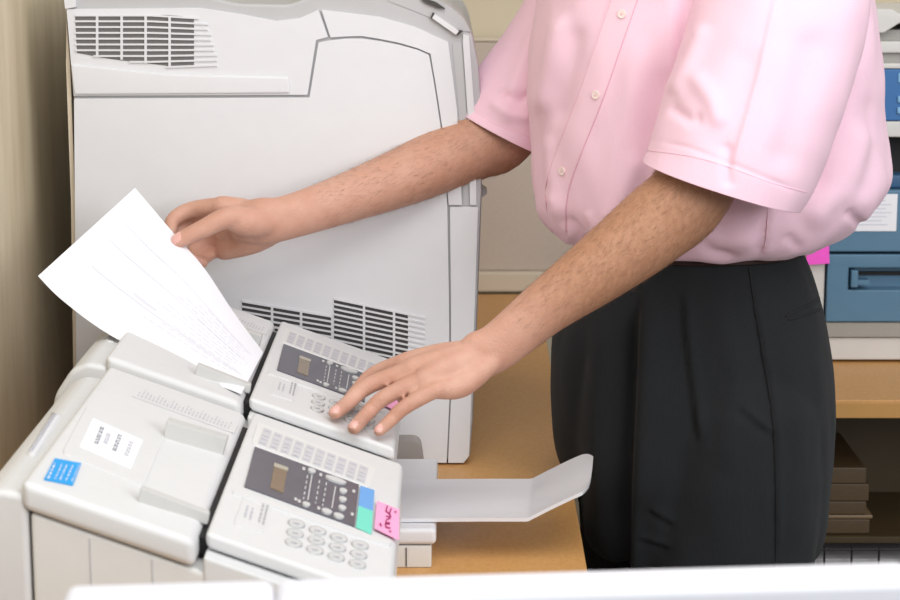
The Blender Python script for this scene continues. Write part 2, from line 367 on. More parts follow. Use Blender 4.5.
# sculpted wedge under the upper vent
wedge = [cp(71, 64), cp(170, 74), cp(289, 77), cp(290, 93), cp(74.5, 94.5)]
multi('wedge', [prism([p + V((0, -0.0035, 0)) for p in wedge], V((0, 0.006, 0)), 0.0028, 2)], M['copier'], tc_)
def vent(name, cols, ybounds, rows, slope, back, light_from=None, xr=None):
    """dark slotted field: backing plate and pale bars across it"""
    bars = []
    backing = prism([cp(a, c, CY - 0.0004) for a, c in back], V((0, 0.004, 0)))
    vv = multi(name, [backing], M['slot_up'] if name == 'upper_vent' else M['slot'], tc_)
    x0, x1 = cols[0], cols[-1]
    for k in range(rows + 1):
        pts = []
        for i in range(49):
            x = x0 + (x1 - x0) * i / 48; pts.append((x, slope(x, k)))
        inside = [p for p in pts if ybounds[0](p[0]) - 1 <= p[1] <= ybounds[1](p[0]) + 1 and (xr is None or p[0] <= xr(p[1]))]
        if len(inside) < 2: continue
        t = 0.9
        bars.append(prism([cp(a, c - t, CY - 0.0022) for a, c in inside] + [cp(a, c + t, CY - 0.0022) for a, c in inside[::-1]], V((0, 0.003, 0))))
    for x in cols[1:-1]:
        bars.append(prism([cp(x - 1.2, ybounds[0](x), CY - 0.0024), cp(x + 1.2, ybounds[0](x), CY - 0.0024), cp(x + 1.2, ybounds[1](x), CY - 0.0024), cp(x - 1.2, ybounds[1](x), CY - 0.0024)], V((0, 0.003, 0))))
    if light_from:
        bars.append(prism([cp(light_from, ybounds[0](light_from), CY - 0.0009), cp(x1, ybounds[0](x1), CY - 0.0009), cp(x1 + light_from * 0 , ybounds[1](x1), CY - 0.0009), cp(light_from, ybounds[1](light_from), CY - 0.0009)], V((0, 0.002, 0))))
    multi('slats', bars, M['copier'], vv, angle=30)
up_t = lambda x: 15.5 + max(0, x - 160) * 0.10; up_b = lambda x: min(67.5, 52.5 + (x - 75) * 0.155)
vent('upper_vent', [75, 97, 121.5, 145.5, 169.5, 220], (up_t, up_b), 9, lambda x, k: 15.5 + k * 5.8 + max(0, x - 150) * 0.012 * (5 - k * .9),
     [(75, 16), (168, 15), (194, 17.5), (194, 67), (169, 66), (110, 59), (77, 53)], xr=lambda y: 207 + (y - 18) * 0.27)
lo_t = lambda x: 301 + (x - 242) * 0.17; lo_b = lambda x: 372
vent('lower_vent', [242, 272, 301, 331], (lambda x: 300.5 + (x - 242) * 0.17, lo_b), 14, lambda x, k: 301.5 + k * 5.1 + (x - 242) * 0.17, [(242, 301), (331, 316), (331, 372), (242, 372)])
vent('lower_vent', [334, 364, 394, 425], (lambda x: 298 + (x - 334) * 0.23, lo_b), 14, lambda x, k: 299 + k * 5.1 + (x - 334) * 0.21, [(334, 298), (425, 319), (425, 372), (334, 372)], 408)
for x in (0.0,): multi('side_latch', [prism([cp(480, 186, CY + 0.03), cp(487, 190, CY + 0.03), cp(487, 194, CY + 0.03), cp(480, 199, CY + 0.03)], V((0, 0.03, 0)), 0.001)], M['copier_d'], tc_)
for x in (-0.43, -0.02): 
    for y in (2.46, 2.95): box('foot', (x - 0.015, y, DESK), (x + 0.015, y + 0.03, DESK + 0.006), M['black'], tc_)

# ------------------------------------------------------------------ fax machines (built at the nearer one's place, then copied)
SL, X0, Z0 = 0.365, -0.288, 0.9625
def ztop(x): return Z0 - SL * (x - X0)
def S(px, py, lift=0.0):                          # where a sight line meets the machine's sloping top
    n = V((SL, 0, 1)).normalized(); d = ray(px, py); p0 = V((X0, 0, Z0)) + n * lift
    return CAM + d * ((p0 - CAM).dot(n) / d.dot(n))
NS = V((SL, 0, 1)).normalized(); DX = V((1, 0, -SL)).normalized(); DYv = V((0, 1, 0))
FX0, FX1, FXP = -0.338, -0.047, -0.1955            # rear edge, front edge, split between feeder and control panel
FY0, FY1 = 1.516, 1.926
tf = thing('fax_machine', 'pale grey fax machine nearest the camera, with blue sticker and white label on lid', 'fax machine', (-0.20, 1.80, DESK), 'fax machines')
def slope_box(name, x0, x1, y0, y1, h0, h1, m, parent, b=0.004, seg=3):
    """box whose top and bottom run parallel to the sloping top (h above it)"""
    return box(name, (x0, y0, h0), (x1, y1, h1), m, parent, b=b, seg=seg, fn=lambda c: V((c.x, c.y, ztop(c.x) + c.z)))
def flat(name, pts, h0, h1, m, parent, r=0.0, b=0.0):
    """plate on the sloping top from picture-measured corners"""
    q = roundpoly(pts, r, 4) if r else pts
    return multi(name, [prism([S(a, c, h1) for a, c in q], NS * (h0 - h1), b, 2)], m, parent)
# lower body: sides down to the desk
bw = bm_box((-0.332, FY0 + 0.004, 0), (FX1 - 0.012, FY1 - 0.004, 1), 0.0, fn=lambda c: V((c.x, c.y, DESK + 0.006 if c.z < 0.5 else ztop(c.x) - 0.0255)))
bev(bw, 0.004, 2); multi('body', [bw], M['fax_d'], tf)
for x in (-0.286, -0.237): box('side_seam', (x, FY0 + 0.0034, 0.80), (x + 0.0008, FY0 + 0.006, ztop(x) - 0.030), M['printlight'], tf)
# rear cover, lower at the left
rc = [(-0.400, DESK + 0.006), (-0.400, 0.895), (-0.391, 0.938), (-0.374, 0.964), (-0.358, 0.972), (-0.334, 0.968), (-0.334, DESK + 0.006)]
rcp = [V((x, FY0 + 0.004, z)) for x, z in rc]
rear = multi('rear_cover', [prism(rcp, V((0, FY1 - FY0 - 0.012, 0)), 0.006, 3)], M['fax'], tf)
rtb = bvh_of(rear)
rl = mk('printed_label', *strip(rtb, [(26, 455), (52, 413)], [(35, 458), (61, 416)], 0.0010, 0.002, 10, 1), M['printwhite'], rear, smooth=True)
for q in (29.0, 31.5): mk('printed_text', *strip(rtb, [(q, 452), (q + 24, 415)], [(q + 0.9, 452.3), (q + 24.9, 415.3)], 0.0014, 0.002, 10, 1), M['printlight'], rl, smooth=True)
# feeder lid with lip, guides and label field
lid = slope_box('feeder_lid', FX0, FXP - 0.0068, FY0, FY1, -0.024, 0.0, M['fax'], tf, b=0.007, seg=4)
box('feed_slot', (FXP - 0.012, FY0 + 0.03, -0.02), (FXP + 0.004, FY1 - 0.03, -0.006), M['black'], tf, fn=lambda c: V((c.x, c.y, ztop(c.x) + c.z)))
def guide(name, face, depth):
    """upright paper guide: its measured camera-side face, given a thickness towards the back"""
    base = [S(*face[3]), S(*face[2])]; y = base[0].y; hs = []
    top = []
    for p, bpt in ((face[0], base[0]), (face[1], base[1])):
        q = P(p[0], p[1], bpt.y); top.append(V((bpt.x + (q.x - bpt.x) * 0.5, bpt.y, q.z)))
    return multi(name, [prism([top[0], top[1], base[1] - NS * .002, base[0] - NS * .002], V((0, depth, 0)), 0.0012, 2)], M['guide'], tf)
guide('document_guide', [(143, 488), (210, 514), (208, 523), (138, 502)], 0.010)
guide('document_guide', [(169, 421), (232, 439), (223, 455), (164, 438)], 0.016)
flat('guide_rail', [(168, 421), (169.2, 421.3), (164.2, 437.5), (163, 437.2)], -0.001, 0.0008, M['key_ring'], lid)
# raised pad outline the label sits on
flat('label_pad', [(88, 404), (167, 432), (144, 486), (62, 452)], -0.001, 0.0012, M['fax'], lid, r=4, b=0.0008)
def dashes(cols, x0y0, du, dv, length, m, parent, h=0.0006, wd=1.1, seed=1, name='printed_text'):
    """tiny illegible print: rows of short marks, as blurred in the photograph. du: step between rows (px), dv: direction along a row (px)"""
    rnd = random.Random(seed); qs = []
    for k in range(cols):
        ax, ay = x0y0[0] + du[0] * k, x0y0[1] + du[1] * k; t = 0.0
        while t < length:
            l = rnd.uniform(1.2, 3.4); l = min(l, length - t)
            a = (ax + dv[0] * t, ay + dv[1] * t); b = (ax + dv[0] * (t + l), ay + dv[1] * (t + l)); nx, ny = du[0], du[1]; L = math.hypot(nx, ny); nx, ny = nx / L * wd / 2, ny / L * wd / 2
            qs.append(([S(a[0] - nx, a[1] - ny, h), S(b[0] - nx, b[1] - ny, h), S(b[0] + nx, b[1] + ny, h), S(a[0] + nx, a[1] + ny, h)], [[0, 1, 2, 3]])); t += l + rnd.uniform(0.6, 1.5)
    return multi(name, qs, m, parent, smooth=False, angle=None)
dv = (0.27, -0.96)
wl = flat('white_label', [(93, 418), (143, 440), (131, 468), (80, 446)], 0.0010, 0.0018, M['paper'], lid)
for i, (x, y, L) in enumerate(((95, 443, 18), (104, 443, 11), (113, 450, 17), (125, 455, 15))): dashes(2, (x, y), (2.2, 0.9), (0.36, -0.93), L, M['printlight'] if i % 2 else M['print'], wl, h=0.0022, wd=1.6, seed=i + 3)
bl = flat('blue_sticker', [(55, 458), (81.5, 463), (73, 485), (44, 479)], 0.0004, 0.0012, M['blue_sticker'], lid)
for i, x in enumerate((48, 55, 60, 66, 72)): dashes(1, (x, 478.5 + i * 0.6), (2, 0.5), (0.42, -0.91), 17, M['printwhite'], bl, h=0.0016, wd=1.7 if i == 0 else 1.1, seed=20 + i)
tl = flat('instruction_label', [(137, 388), (238, 424), (234, 433), (132, 396)], 0.0003, 0.0008, M['fax'], lid)
for i in range(26): dashes(1, (138 + i * 3.6, 396 + i * 1.3), (2, 0.8), (0.5, -0.87), 5 + (i * 7) % 4, M['printlight'], tl, h=0.0012, wd=1.1, seed=60 + i)
# control panel
cpn = slope_box('control_panel', FXP, FX1, FY0 + 0.018, FY1 + 0.002, -0.0095, 0.004, M['fax'], tf, b=0.0045, seg=4)
slope_box('front_housing', FXP - 0.0005, FX1 - 0.002, FY0 + 0.002, FY1 - 0.002, -0.055, -0.0115, M['fax'], tf, b=0.003, seg=2)
HP = 0.004
flat('panel_step', [(236, 488), (357, 529), (392, 541), (390, 545), (352, 534), (233, 492)], HP - 0.001, HP + 0.0016, M['fax'], cpn, r=1, b=0.0007)
flat('key_recess', [(258, 422), (376, 468), (370, 487), (252, 443)], HP - 0.001, HP + 0.0006, M['fax_d'], cpn, r=2)
def quad(u, v, du, dv_):  # corner of a sub-rectangle of the one-touch field
    return None
A_, B_, C_, D_ = (263, 427), (370, 468), (366, 484), (257, 443)
def lerp4(u, v):
    t = (A_[0] + (B_[0] - A_[0]) * u, A_[1] + (B_[1] - A_[1]) * u); b = (D_[0] + (C_[0] - D_[0]) * u, D_[1] + (C_[1] - D_[1]) * u)
    return (t[0] + (b[0] - t[0]) * v, t[1] + (b[1] - t[1]) * v)
for i in range(10):
    ok = flat('one_touch_key', [lerp4((i + 0.10) / 10, 0.0), lerp4((i + 0.88) / 10, 0.0), lerp4((i + 0.88) / 10, 1.0), lerp4((i + 0.10) / 10, 1.0)], HP, HP + 0.0014, M['keyplate'], cpn)
    multi('key_print', [([S(*lerp4((i + 0.2) / 10, v), HP + 0.0017), S(*lerp4((i + 0.75) / 10, v), HP + 0.0017), S(*lerp4((i + 0.75) / 10, v + 0.05), HP + 0.0017), S(*lerp4((i + 0.2) / 10, v + 0.05), HP + 0.0017)], [[0, 1, 2, 3]]) for v in (0.12, 0.42, 0.62, 0.86)], M['printlight'], ok, smooth=False, angle=None)
ov = flat('display_panel', [(255, 446.5), (359, 484.5), (354.5, 526), (244.5, 486)], HP - 0.001, HP + 0.0012, M['overlay'], cpn)
flat('lcd_screen', [(274, 466.5), (287, 471), (283.5, 493), (270, 487.5)], HP + 0.001, HP + 0.0018, M['lcd'], ov)
flat('screen_bar', [(274.5, 462.5), (288.5, 467.5), (288, 470.5), (274, 466)], HP + 0.001, HP + 0.0020, M['lcd_bar'], ov)
def oval(cx, cy, a, b, ang, n=16): return [(cx + a * math.cos(t) * math.cos(ang) - b * math.sin(t) * math.sin(ang), cy + a * math.cos(t) * math.sin(ang) + b * math.sin(t) * math.cos(ang)) for t in [2 * math.pi * k / n for k in range(n)]]
for cx, cy, a, b in ((312, 470, 4, 2), (306.5, 503.5, 4, 2), (336, 479, 11, 2.2), (343.5, 490, 4, 2.2), (343, 498.5, 4, 2.2), (342.5, 507, 4, 2.2), (327, 510.5, 5.5, 2.2), (339, 515, 5.5, 2.2)):
    flat('function_button', oval(cx, cy, a, b, 0.33), HP + 0.001, HP + 0.0030, M['key'], ov)
marks = []
for (x, y0, y1) in ((307, 475, 499), (311.5, 474.5, 500), (319, 480, 503), (326, 482, 506), (335, 486, 508)):
    y = y0; k = 0
    while y < y1:
        l = 30 if x == 311.5 else (22 if x == 335 else 3.2); yb = min(y + l, y1); s = lambda yy: x - (yy - y0) * 0.17
        marks.append(([S(s(y), y, HP + 0.0016), S(s(y) + 1.1, y + 0.4, HP + 0.0016), S(s(yb) + 1.1, yb + 0.4, HP + 0.0016), S(s(yb), yb, HP + 0.0016)], [[0, 1, 2, 3]])); y = yb + 2.2; k += 1
for x, y in ((304, 468.5), (321, 474.5), (319, 508), (296, 499), (299.5, 501), (354, 491), (352.5, 514)):
    marks.append(([S(x - 1.4, y - 1.8, HP + 0.0016), S(x + 1.4, y - 1, HP + 0.0016), S(x + 1, y + 2, HP + 0.0016), S(x - 1.8, y + 1.2, HP + 0.0016)], [[0, 1, 2, 3]]))
multi('display_print', marks, M['key'], ov, smooth=False, angle=None)
for r_ in range(3):
    for c_ in range(4):
        cx, cy = 296.6 + c_ * 21.2 - r_ * 1.3, 522.8 + c_ * 7.1 + r_ * 9.6
        kk = flat('number_key', oval(cx, cy, 8.0, 3.5, 0.26, 20), HP - 0.0005, HP + 0.0020, M['key'], cpn, b=0.0005)
        flat('key_ring', oval(cx, cy + 0.5, 9.0, 4.3, 0.26, 20), HP - 0.0005, HP + 0.0006, M['key_ring'], kk)
        multi('key_digit', [([S(cx - 3, cy - 0.9, HP + 0.0023), S(cx + 3, cy + 0.7, HP + 0.0036), S(cx + 2.7, cy + 1.9, HP + 0.0023), S(cx - 3.3, cy + 0.3, HP + 0.0023)], [[0, 1, 2, 3]])], M['printlight'], kk, smooth=False, angle=None)
kl = flat('function_label', [(246, 492), (272, 501), (264, 533), (234, 524)], HP - 0.001, HP + 0.0006, M['fax'], cpn, r=2)
for i, x in enumerate((246, 251, 260, 264)): dashes(1, (x - 1, 517 + i * 2.5), (2, 0.6), (0.24, -0.97), 12 if i < 2 else 25, M['printlight'] if i < 2 else M['key_ring'], kl, h=HP + 0.001, wd=2.0, seed=90 + i)
# paper cassette below the front
CYo = 0.452
def cz(px, py, z): p = PZ(px, py, z); return V((p.x, p.y - CYo, p.z))
k0, k1 = 2.016 - CYo, 2.292 - CYo
cas = box('paper_cassette', (-0.10, k0 + 0.001, DESK), (-0.0095, k1, DESK + 0.0245), M['mfp_white'], tf, b=0.002)
box('cassette_seam', (-0.0365, k0 - 0.0002, DESK + 0.002), (-0.0355, k0 + 0.003, DESK + 0.0225), M['copier_in'], cas)
box('cassette_lid', (-0.10, k0 - 0.001, DESK + 0.0255), (-0.0045, k1 + 0.001, DESK + 0.0435), M['fax_tray'], tf, b=0.005, seg=3)

# the machine behind: copies, without the stickers
def copy_tree(o, parent, skip):
    c = o.copy(); C.objects.link(c); c.parent = parent
    for ch in list(o.children):
        if ch.name.split('.')[0] not in skip: copy_tree(ch, c, skip)
    return c
bpy.context.view_layer.update()
OFF = V((-0.010, CYo, 0))
tf2 = tf.copy(); C.objects.link(tf2); tf2.location = V(tf.location) + OFF
for ch in list(tf.children): copy_tree(ch, tf2, ('label_pad', 'white_label', 'blue_sticker'))
tag(tf2, 'pale grey fax machine with the paper in its feeder and extended tray, beside the copier', 'fax machine', 'fax machines')
# output tray on the machine behind
def tray():
    prof = [(-0.06, 0.7842), (0.03, 0.785), (0.080, 0.785), (0.092, 0.7853), (0.098, 0.788), (0.115, 0.797), (0.140, 0.8095), (0.160, 0.818)]
    p = cr(prof, 5); rows = []
    for i, (x, z) in enumerate(p):
        u = i / (len(p) - 1); cut = max(0, (u - 0.9) / 0.1) ** 2 * 0.03; row = []
        y0, y1 = 2.036 + cut, 2.185 - cut * 0.8
        for k in range(9):
            s = k / 8; row.append(V((x - (0.010 if u > 0.45 else 0.010 * u / 0.45) * (1 - s), y0 + (y1 - y0) * s, z + 0.004 * abs(2 * s - 1) ** 4)))
        rows.append(row)
    n = len(rows); top = [q for r in rows for q in r]; bot = [q - V((0, 0, 0.004)) for q in top]; K = len(top); fs = []
    for i in range(n - 1):
        for k in range(8):
            a = [i * 9 + k, i * 9 + k + 1, (i + 1) * 9 + k + 1, (i + 1) * 9 + k]; fs += [a, [K + j for j in a][::-1]]
        for k in (0, 8): fs.append([i * 9 + k, (i + 1) * 9 + k, K + (i + 1) * 9 + k, K + i * 9 + k])
    for k in range(8): fs += [[k, k + 1, K + k + 1, K + k], [(n - 1) * 9 + k, (n - 1) * 9 + k + 1, K + (n - 1) * 9 + k + 1, K + (n - 1) * 9 + k]]
    return top + bot, fs
multi('output_tray', [tray()], M['fax_tray'], tf2, angle=50)
multi('tray_stop', [prism([P(a, c, 2.33) for a, c in roundpoly([(385, 474), (385, 441), (420, 441), (425, 474)], [0, 2, 9, 0], 5)], V((0, 0.03, 0)), 0.002)], mat('stop_grey', (150, 143, 138), 0.5), tf2)

# sticky tabs and notes on the control panels
def note(name, pts, m, label, cat, h, off, curl=0.0, group=None):
    top = [S(a, c, h) + off for a, c in pts]; top[2] = top[2] + NS * curl; top[1] = top[1] + NS * curl * 0.6
    vs = top + [p - NS * 0.0005 for p in top]
    return tag(mk(name, vs, [[0, 1, 2, 3], [7, 6, 5, 4], [0, 4, 5, 1], [1, 5, 6, 2], [2, 6, 7, 3], [3, 7, 4, 0]], m), label, cat, group)
Z3 = V((0, 0, 0)); NH = HP + 0.0022
note('index_tab', [(360.5, 485.5), (374.5, 490), (373, 511), (358.5, 505.5)], M['tab_blue'], 'blue sticky index tab on the front control panel, above the teal tab', 'sticky tab', NH, Z3)
note('index_tab', [(358.5, 505.5), (373, 511), (371.5, 534), (356, 527)], M['tab_teal'], 'teal sticky index tab on the front control panel, below the blue tab', 'sticky tab', NH + 0.0004, Z3)
pn = note('sticky_note', [(377, 500.5), (399.5, 509.5), (399, 540), (374.5, 528)], M['pink_note'], 'pink sticky note with handwriting at the front corner of the nearest control panel', 'sticky note', HP + 0.0030, Z3)
note('sticky_note', [(377, 500.5), (399.5, 509.5), (399, 540), (374.5, 528)], M['pink_note'], 'pink sticky note glimpsed between the pressing fingers on the fax machine behind', 'sticky note', HP + 0.0030, OFF)
# handwriting on the pink note
ink = []
def stroke(pts, wd=1.3):
    for (a, b), (c, d) in zip(pts, pts[1:]):
        L = math.hypot(c - a, d - b); nx, ny = -(d - b) / L * wd / 2, (c - a) / L * wd / 2
        ink.append(([S(a + nx, b + ny, HP + 0.0036), S(c + nx, d + ny, HP + 0.0036), S(c - nx, d - ny, HP + 0.0036), S(a - nx, b - ny, HP + 0.0036)], [[0, 1, 2, 3]]))
stroke([(391.5, 508), (389.5, 513), (391, 517), (386, 516)]); stroke([(387.5, 505.5), (386, 511), (390, 514)]); stroke([(390.5, 518), (386.5, 519.5), (386, 523), (390, 522.5)]); stroke([(390, 524), (385.5, 523), (386, 527), (390.5, 528)], 1.5); stroke([(389.5, 530.5), (391, 532)], 1.6)
stroke([(395, 511), (396, 512.5)], 1.6); stroke([(380, 523), (381.5, 526)], 1.6)
multi('handwriting', ink, M['pink_ink'], pn, smooth=False, angle=None)

# ------------------------------------------------------------------ the sheet in the feeder
sh = {}
def sheet_pt(u, v):                                # u along the sheet (0 in the slot, 1 held end), v across (0 far edge, 1 near edge)
    far = cr([tuple(P(263, 352, 2.185)) , tuple(P(234, 313, 2.228)), tuple(P(204, 268, 2.270)), tuple(P(176, 236, 2.300)), tuple(P(135, 188, 2.32))], 8)
    near = cr([tuple(P(241, 394, 1.990)), tuple(P(180, 370, 2.035)), tuple(P(110, 335, 2.08)), (*P(62, 300, 2.12),), tuple(P(38, 276, 2.15))], 8)
    def at(l, t): f = t * (len(l) - 1); i = min(int(f), len(l) - 2); return V(l[i]).lerp(V(l[i + 1]), f - i)
    p = at(far, u).lerp(at(near, u), v); return p + V((0.004, 0, 0.006)) * (4 * v * (1 - v)) * math.sin(math.pi * u)
NU, NV = 40, 20
sv = [sheet_pt(i / NU, j / NV) for i in range(NU + 1) for j in range(NV + 1)]; nf = []
for i in range(NU):
    for j in range(NV): nf.append([i * (NV + 1) + j, i * (NV + 1) + j + 1, (i + 1) * (NV + 1) + j + 1, (i + 1) * (NV + 1) + j])
K = len(sv); back = [p + V((0.0002, 0.0003, -0.0002)) for p in sv]
rim = [i * (NV + 1) for i in range(NU + 1)] + [NU * (NV + 1) + j for j in range(1, NV + 1)] + [i * (NV + 1) + NV for i in range(NU - 1, -1, -1)] + list(range(NV - 1, 0, -1))
sf = nf + [[K + a for a in q][::-1] for q in nf] + [[a, b, K + b, K + a] for a, b in zip(rim, rim[1:] + rim[:1])]
paper = tag(mk('paper_sheet', sv + back, sf, M['paper'], smooth=True, angle=40), 'white printed sheet of paper held between thumb and fingers, standing in the feeder', 'paper')
qs = []; rnd = random.Random(5)
def pline(u0, u1, v, wd=0.004, lift=0.0005):
    n = 10; a = [sheet_pt(u0 + (u1 - u0) * k / n, v - wd / 2) for k in range(n + 1)]; b = [sheet_pt(u0 + (u1 - u0) * k / n, v + wd / 2) for k in range(n + 1)]
    l = V((-0.5, -0.65, 0.6)) * lift; qs.append(([p + l for p in a] + [p + l for p in b], [[k, k + 1, n + 2 + k, n + 1 + k] for k in range(n)]))
for v, u0, u1 in ((0.26, 0.06, 0.9), (0.44, 0.05, 0.88), (0.68, 0.05, 0.82)): pline(u0, u1, v)
multi('ruled_lines', qs, M['print_faint'], paper, angle=40); qs = []
for k in range(12):
    v = 0.28 + k * 0.042; u = 0.08 + 0.02 * (k % 3); end = 0.32 + 0.05 * ((k * 5) % 4)
    while u < end: l = rnd.uniform(0.012, 0.04); pline(u, u + l, v, 0.011, 0.0004); u += l + 0.010
pline(0.46, 0.58, 0.64, 0.02)
multi('printed_lines', qs, M['print_ghost'], paper, angle=40)

# ------------------------------------------------------------------ blue-fronted copier on the counter
tm = thing('multifunction_printer', 'office printer with blue front panels on the wooden counter behind the man', 'printer', (0.85, 3.2, DESK))
MY = 2.985
def mx(px, y=MY): return P(px, 300, y).x
def mz(py, y=MY): return P(450, py, y).z
XL, XR = mx(806), 1.15
XB = mx(826.5)
box('base', (XL + 0.03, MY + 0.01, DESK + 0.004), (XR, 3.5, mz(339)), M['mfp_white'], tm, b=0.003)
box('base_band', (XL + 0.024, MY + 0.004, mz(338)), (XR, 3.5, mz(323)), M['mfp_grey'], tm, b=0.002)
box('side_frame', (XL, MY + 0.006, DESK + 0.004), (XB - 0.002, 3.5, mz(178)), M['mfp_white'], tm, b=0.004)
box('side_frame', (XR - 0.02, MY + 0.006, DESK + 0.004), (XR + 0.03, 3.5, mz(178)), M['mfp_white'], tm, b=0.004)
sx0, sz1, sz0 = mx(847.5), mz(268), mz(290)
drawer = multi('paper_drawer', [bm_box((XB, MY, mz(322)), (XR - 0.022, 3.4, sz0), 0.0025), bm_box((XB, MY, sz1), (XR - 0.022, 3.4, mz(254.5)), 0.0025), bm_box((XB, MY, sz0 - 0.003), (sx0, 3.4, sz1 + 0.003), 0.001), bm_box((XR - 0.06, MY, sz0 - 0.003), (XR - 0.022, 3.4, sz1 + 0.003), 0.001), bm_box((sx0 - 0.01, MY + 0.03, sz0 - 0.003), (XR - 0.03, 3.39, sz1 + 0.003), 0)], M['mfp_blue'], tm)
box('handle', (sx0 + 0.003, MY - 0.006, mz(287)), (sx0 + 0.014, MY + 0.02, mz(270)), M['mfp_blue'], drawer, b=0.002)
box('handle_bar', (sx0 + 0.014, MY - 0.002, mz(285)), (sx0 + 0.032, MY + 0.02, mz(280)), M['mfp_blue'], drawer, b=0.001)
box('slot_shadow_gap', (sx0 + 0.014, MY + 0.024, mz(278)), (XR - 0.06, MY + 0.0305, mz(274.5)), M['black'], drawer)  # solid black strip standing in for the shadow inside the handle slot
up = box('upper_door', (XB, MY, mz(252)), (XR - 0.022, 3.4, mz(190)), M['mfp_blue'], tm, b=0.003)
box('door_rim', (XB + 0.05, MY + 0.012, mz(189.5)), (XR - 0.022, 3.4, mz(176)), M['mfp_navy'], tm, b=0.004)
box('paper_label', (mx(848), MY - 0.0012, mz(231)), (mx(893), MY + 0.001, mz(194)), M['paper'], up)
multi('label_text', [bm_box((mx(852), MY - 0.0017, mz(y + 0.8)), (mx(878 + (y * 7) % 11), MY - 0.0011, mz(y))) for y in range(200, 228, 4)], M['print_faint'], up, smooth=False, angle=None)
box('output_cavity', (XB + 0.03, MY + 0.05, mz(176)), (XR - 0.03, 3.45, mz(137)), M['black'], tm)
box('scanner_tray', (XB + 0.035, MY - 0.004, mz(137)), (XR, 3.5, mz(121)), M['mfp_white'], tm, b=0.003)
ctl = box('control_panel', (XB + 0.035, MY - 0.004, mz(120.5)), (XR, 3.3, mz(69)), M['mfp_panel'], tm, b=0.002)
for r_ in range(2):
    for c_ in range(4): 
        x = mx(888 + c_ * 6.5); z = mz(99 + r_ * 11); multi('panel_button', [bm_box((x, MY - 0.008, z - 0.005), (x + 0.007, MY - 0.003, z + 0.005), 0.002)], mat('button_blue', (128, 178, 216), 0.4) if r_ + c_ == 0 else bpy.data.materials['button_blue'], ctl)
box('button_plate', (mx(888), MY - 0.006, mz(82)), (mx(895), MY - 0.003, mz(73)), bpy.data.materials['button_blue'], ctl, b=0.001)
box('panel_top', (XB + 0.035, MY - 0.004, mz(68.5)), (XR, 3.5, mz(63)), M['mfp_white'], tm, b=0.002)
box('scanner_gap', (XB + 0.045, MY + 0.004, mz(63)), (XR - 0.01, 3.48, mz(53)), M['mfp_grey'], tm, b=0.001)
box('scanner_body', (XB + 0.035, MY - 0.004, mz(53)), (XR, 3.5, mz(41)), M['mfp_white'], tm, b=0.003)
box('hinge_gap', (XB + 0.05, MY + 0.006, mz(41)), (XR - 0.02, 3.45, mz(30)), M['mfp_grey'], tm, b=0.001)
lidp = [(865, 30), (865, 9), (892, 9), (900, 14), (985, 14), (985, 23), (900, 23), (884, 33), (866, 33)]
multi('lid', [prism([P(a, c, MY - 0.01) for a, c in lidp], V((0, 0.36, 0)), 0.003)], M['mfp_white'], tm)
# hot-pink note on that printer's frame
a = [P(806.5, 243, MY - 0.001), P(829, 244, MY - 0.001), P(829.5, 263.5, MY - 0.006), P(806.5, 265, MY - 0.006)]
tag(mk('sticky_note', a + [p + V((0, 0.0006, 0)) for p in a], [[0, 1, 2, 3], [7, 6, 5, 4], [0, 4, 5, 1], [1, 5, 6, 2], [2, 6, 7, 3], [3, 7, 4, 0]], M['hot_pink']), 'bright pink sticky note on the printer frame, peeking out behind the man', 'sticky note')

# ------------------------------------------------------------------ low white screen in the foreground
sn = thing('low_partition', 'low white rounded partition in the blurred foreground, in front of the fax machines', 'partition', (0.02, 1.1, 0))
a0, a1 = PZ(66, 583, 1.045), PZ(905, 559, 1.045)
ux = (a1 - a0).to_2d().normalized(); un = V((ux.y, -ux.x)); Lw = (a1 - a0).to_2d().length
def wp(s, t, z): return V((a0.x + ux.x * s + un.x * t, a0.y + ux.y * s + un.y * t, z))
def wbox(s0, s1, t0, t1, z0, z1, b): 
    return bm_box((s0, t0, z0), (s1, t1, z1), b, 4, fn=lambda c: wp(c.x, c.y, c.z))
SJ = 0.118
multi('panel', [wbox(0, SJ, 0, 0.036, 0.05, 1.045, 0.007)], M['screen'], sn)
multi('panel', [wbox(SJ + 0.001, Lw, 0, 0.036, 0.05, 1.045, 0.007)], M['screen'], sn)
for s in (0.05, Lw - 0.10): multi('foot', [wbox(s, s + 0.05, -0.14, 0.176, 0.0, 0.05, 0.008)], M['mfp_grey'], sn)

# ------------------------------------------------------------------ the man
MYc = 2.36
man = thing('person', 'man in pink short-sleeved shirt and charcoal trousers, pressing keys and holding the paper', 'person', (0.29, MYc, 0))
def J(px, py, y, ra, rb=None): p = P(px, py, y); return (p.x, p.y, p.z, ra, ra if rb is None else rb)
def Jw(x, y, z, ra, rb=None): return (x, y, z, ra, ra if rb is None else rb)
def onback(px, py, lift):                          # a point on the rear machine's control panel
    n = NS; p0 = V((X0, 0, Z0)) + OFF + n * lift; d = ray(px, py); return CAM + d * ((p0 - CAM).dot(n) / d.dot(n))
YR = V((0, 1, 0))
body = []
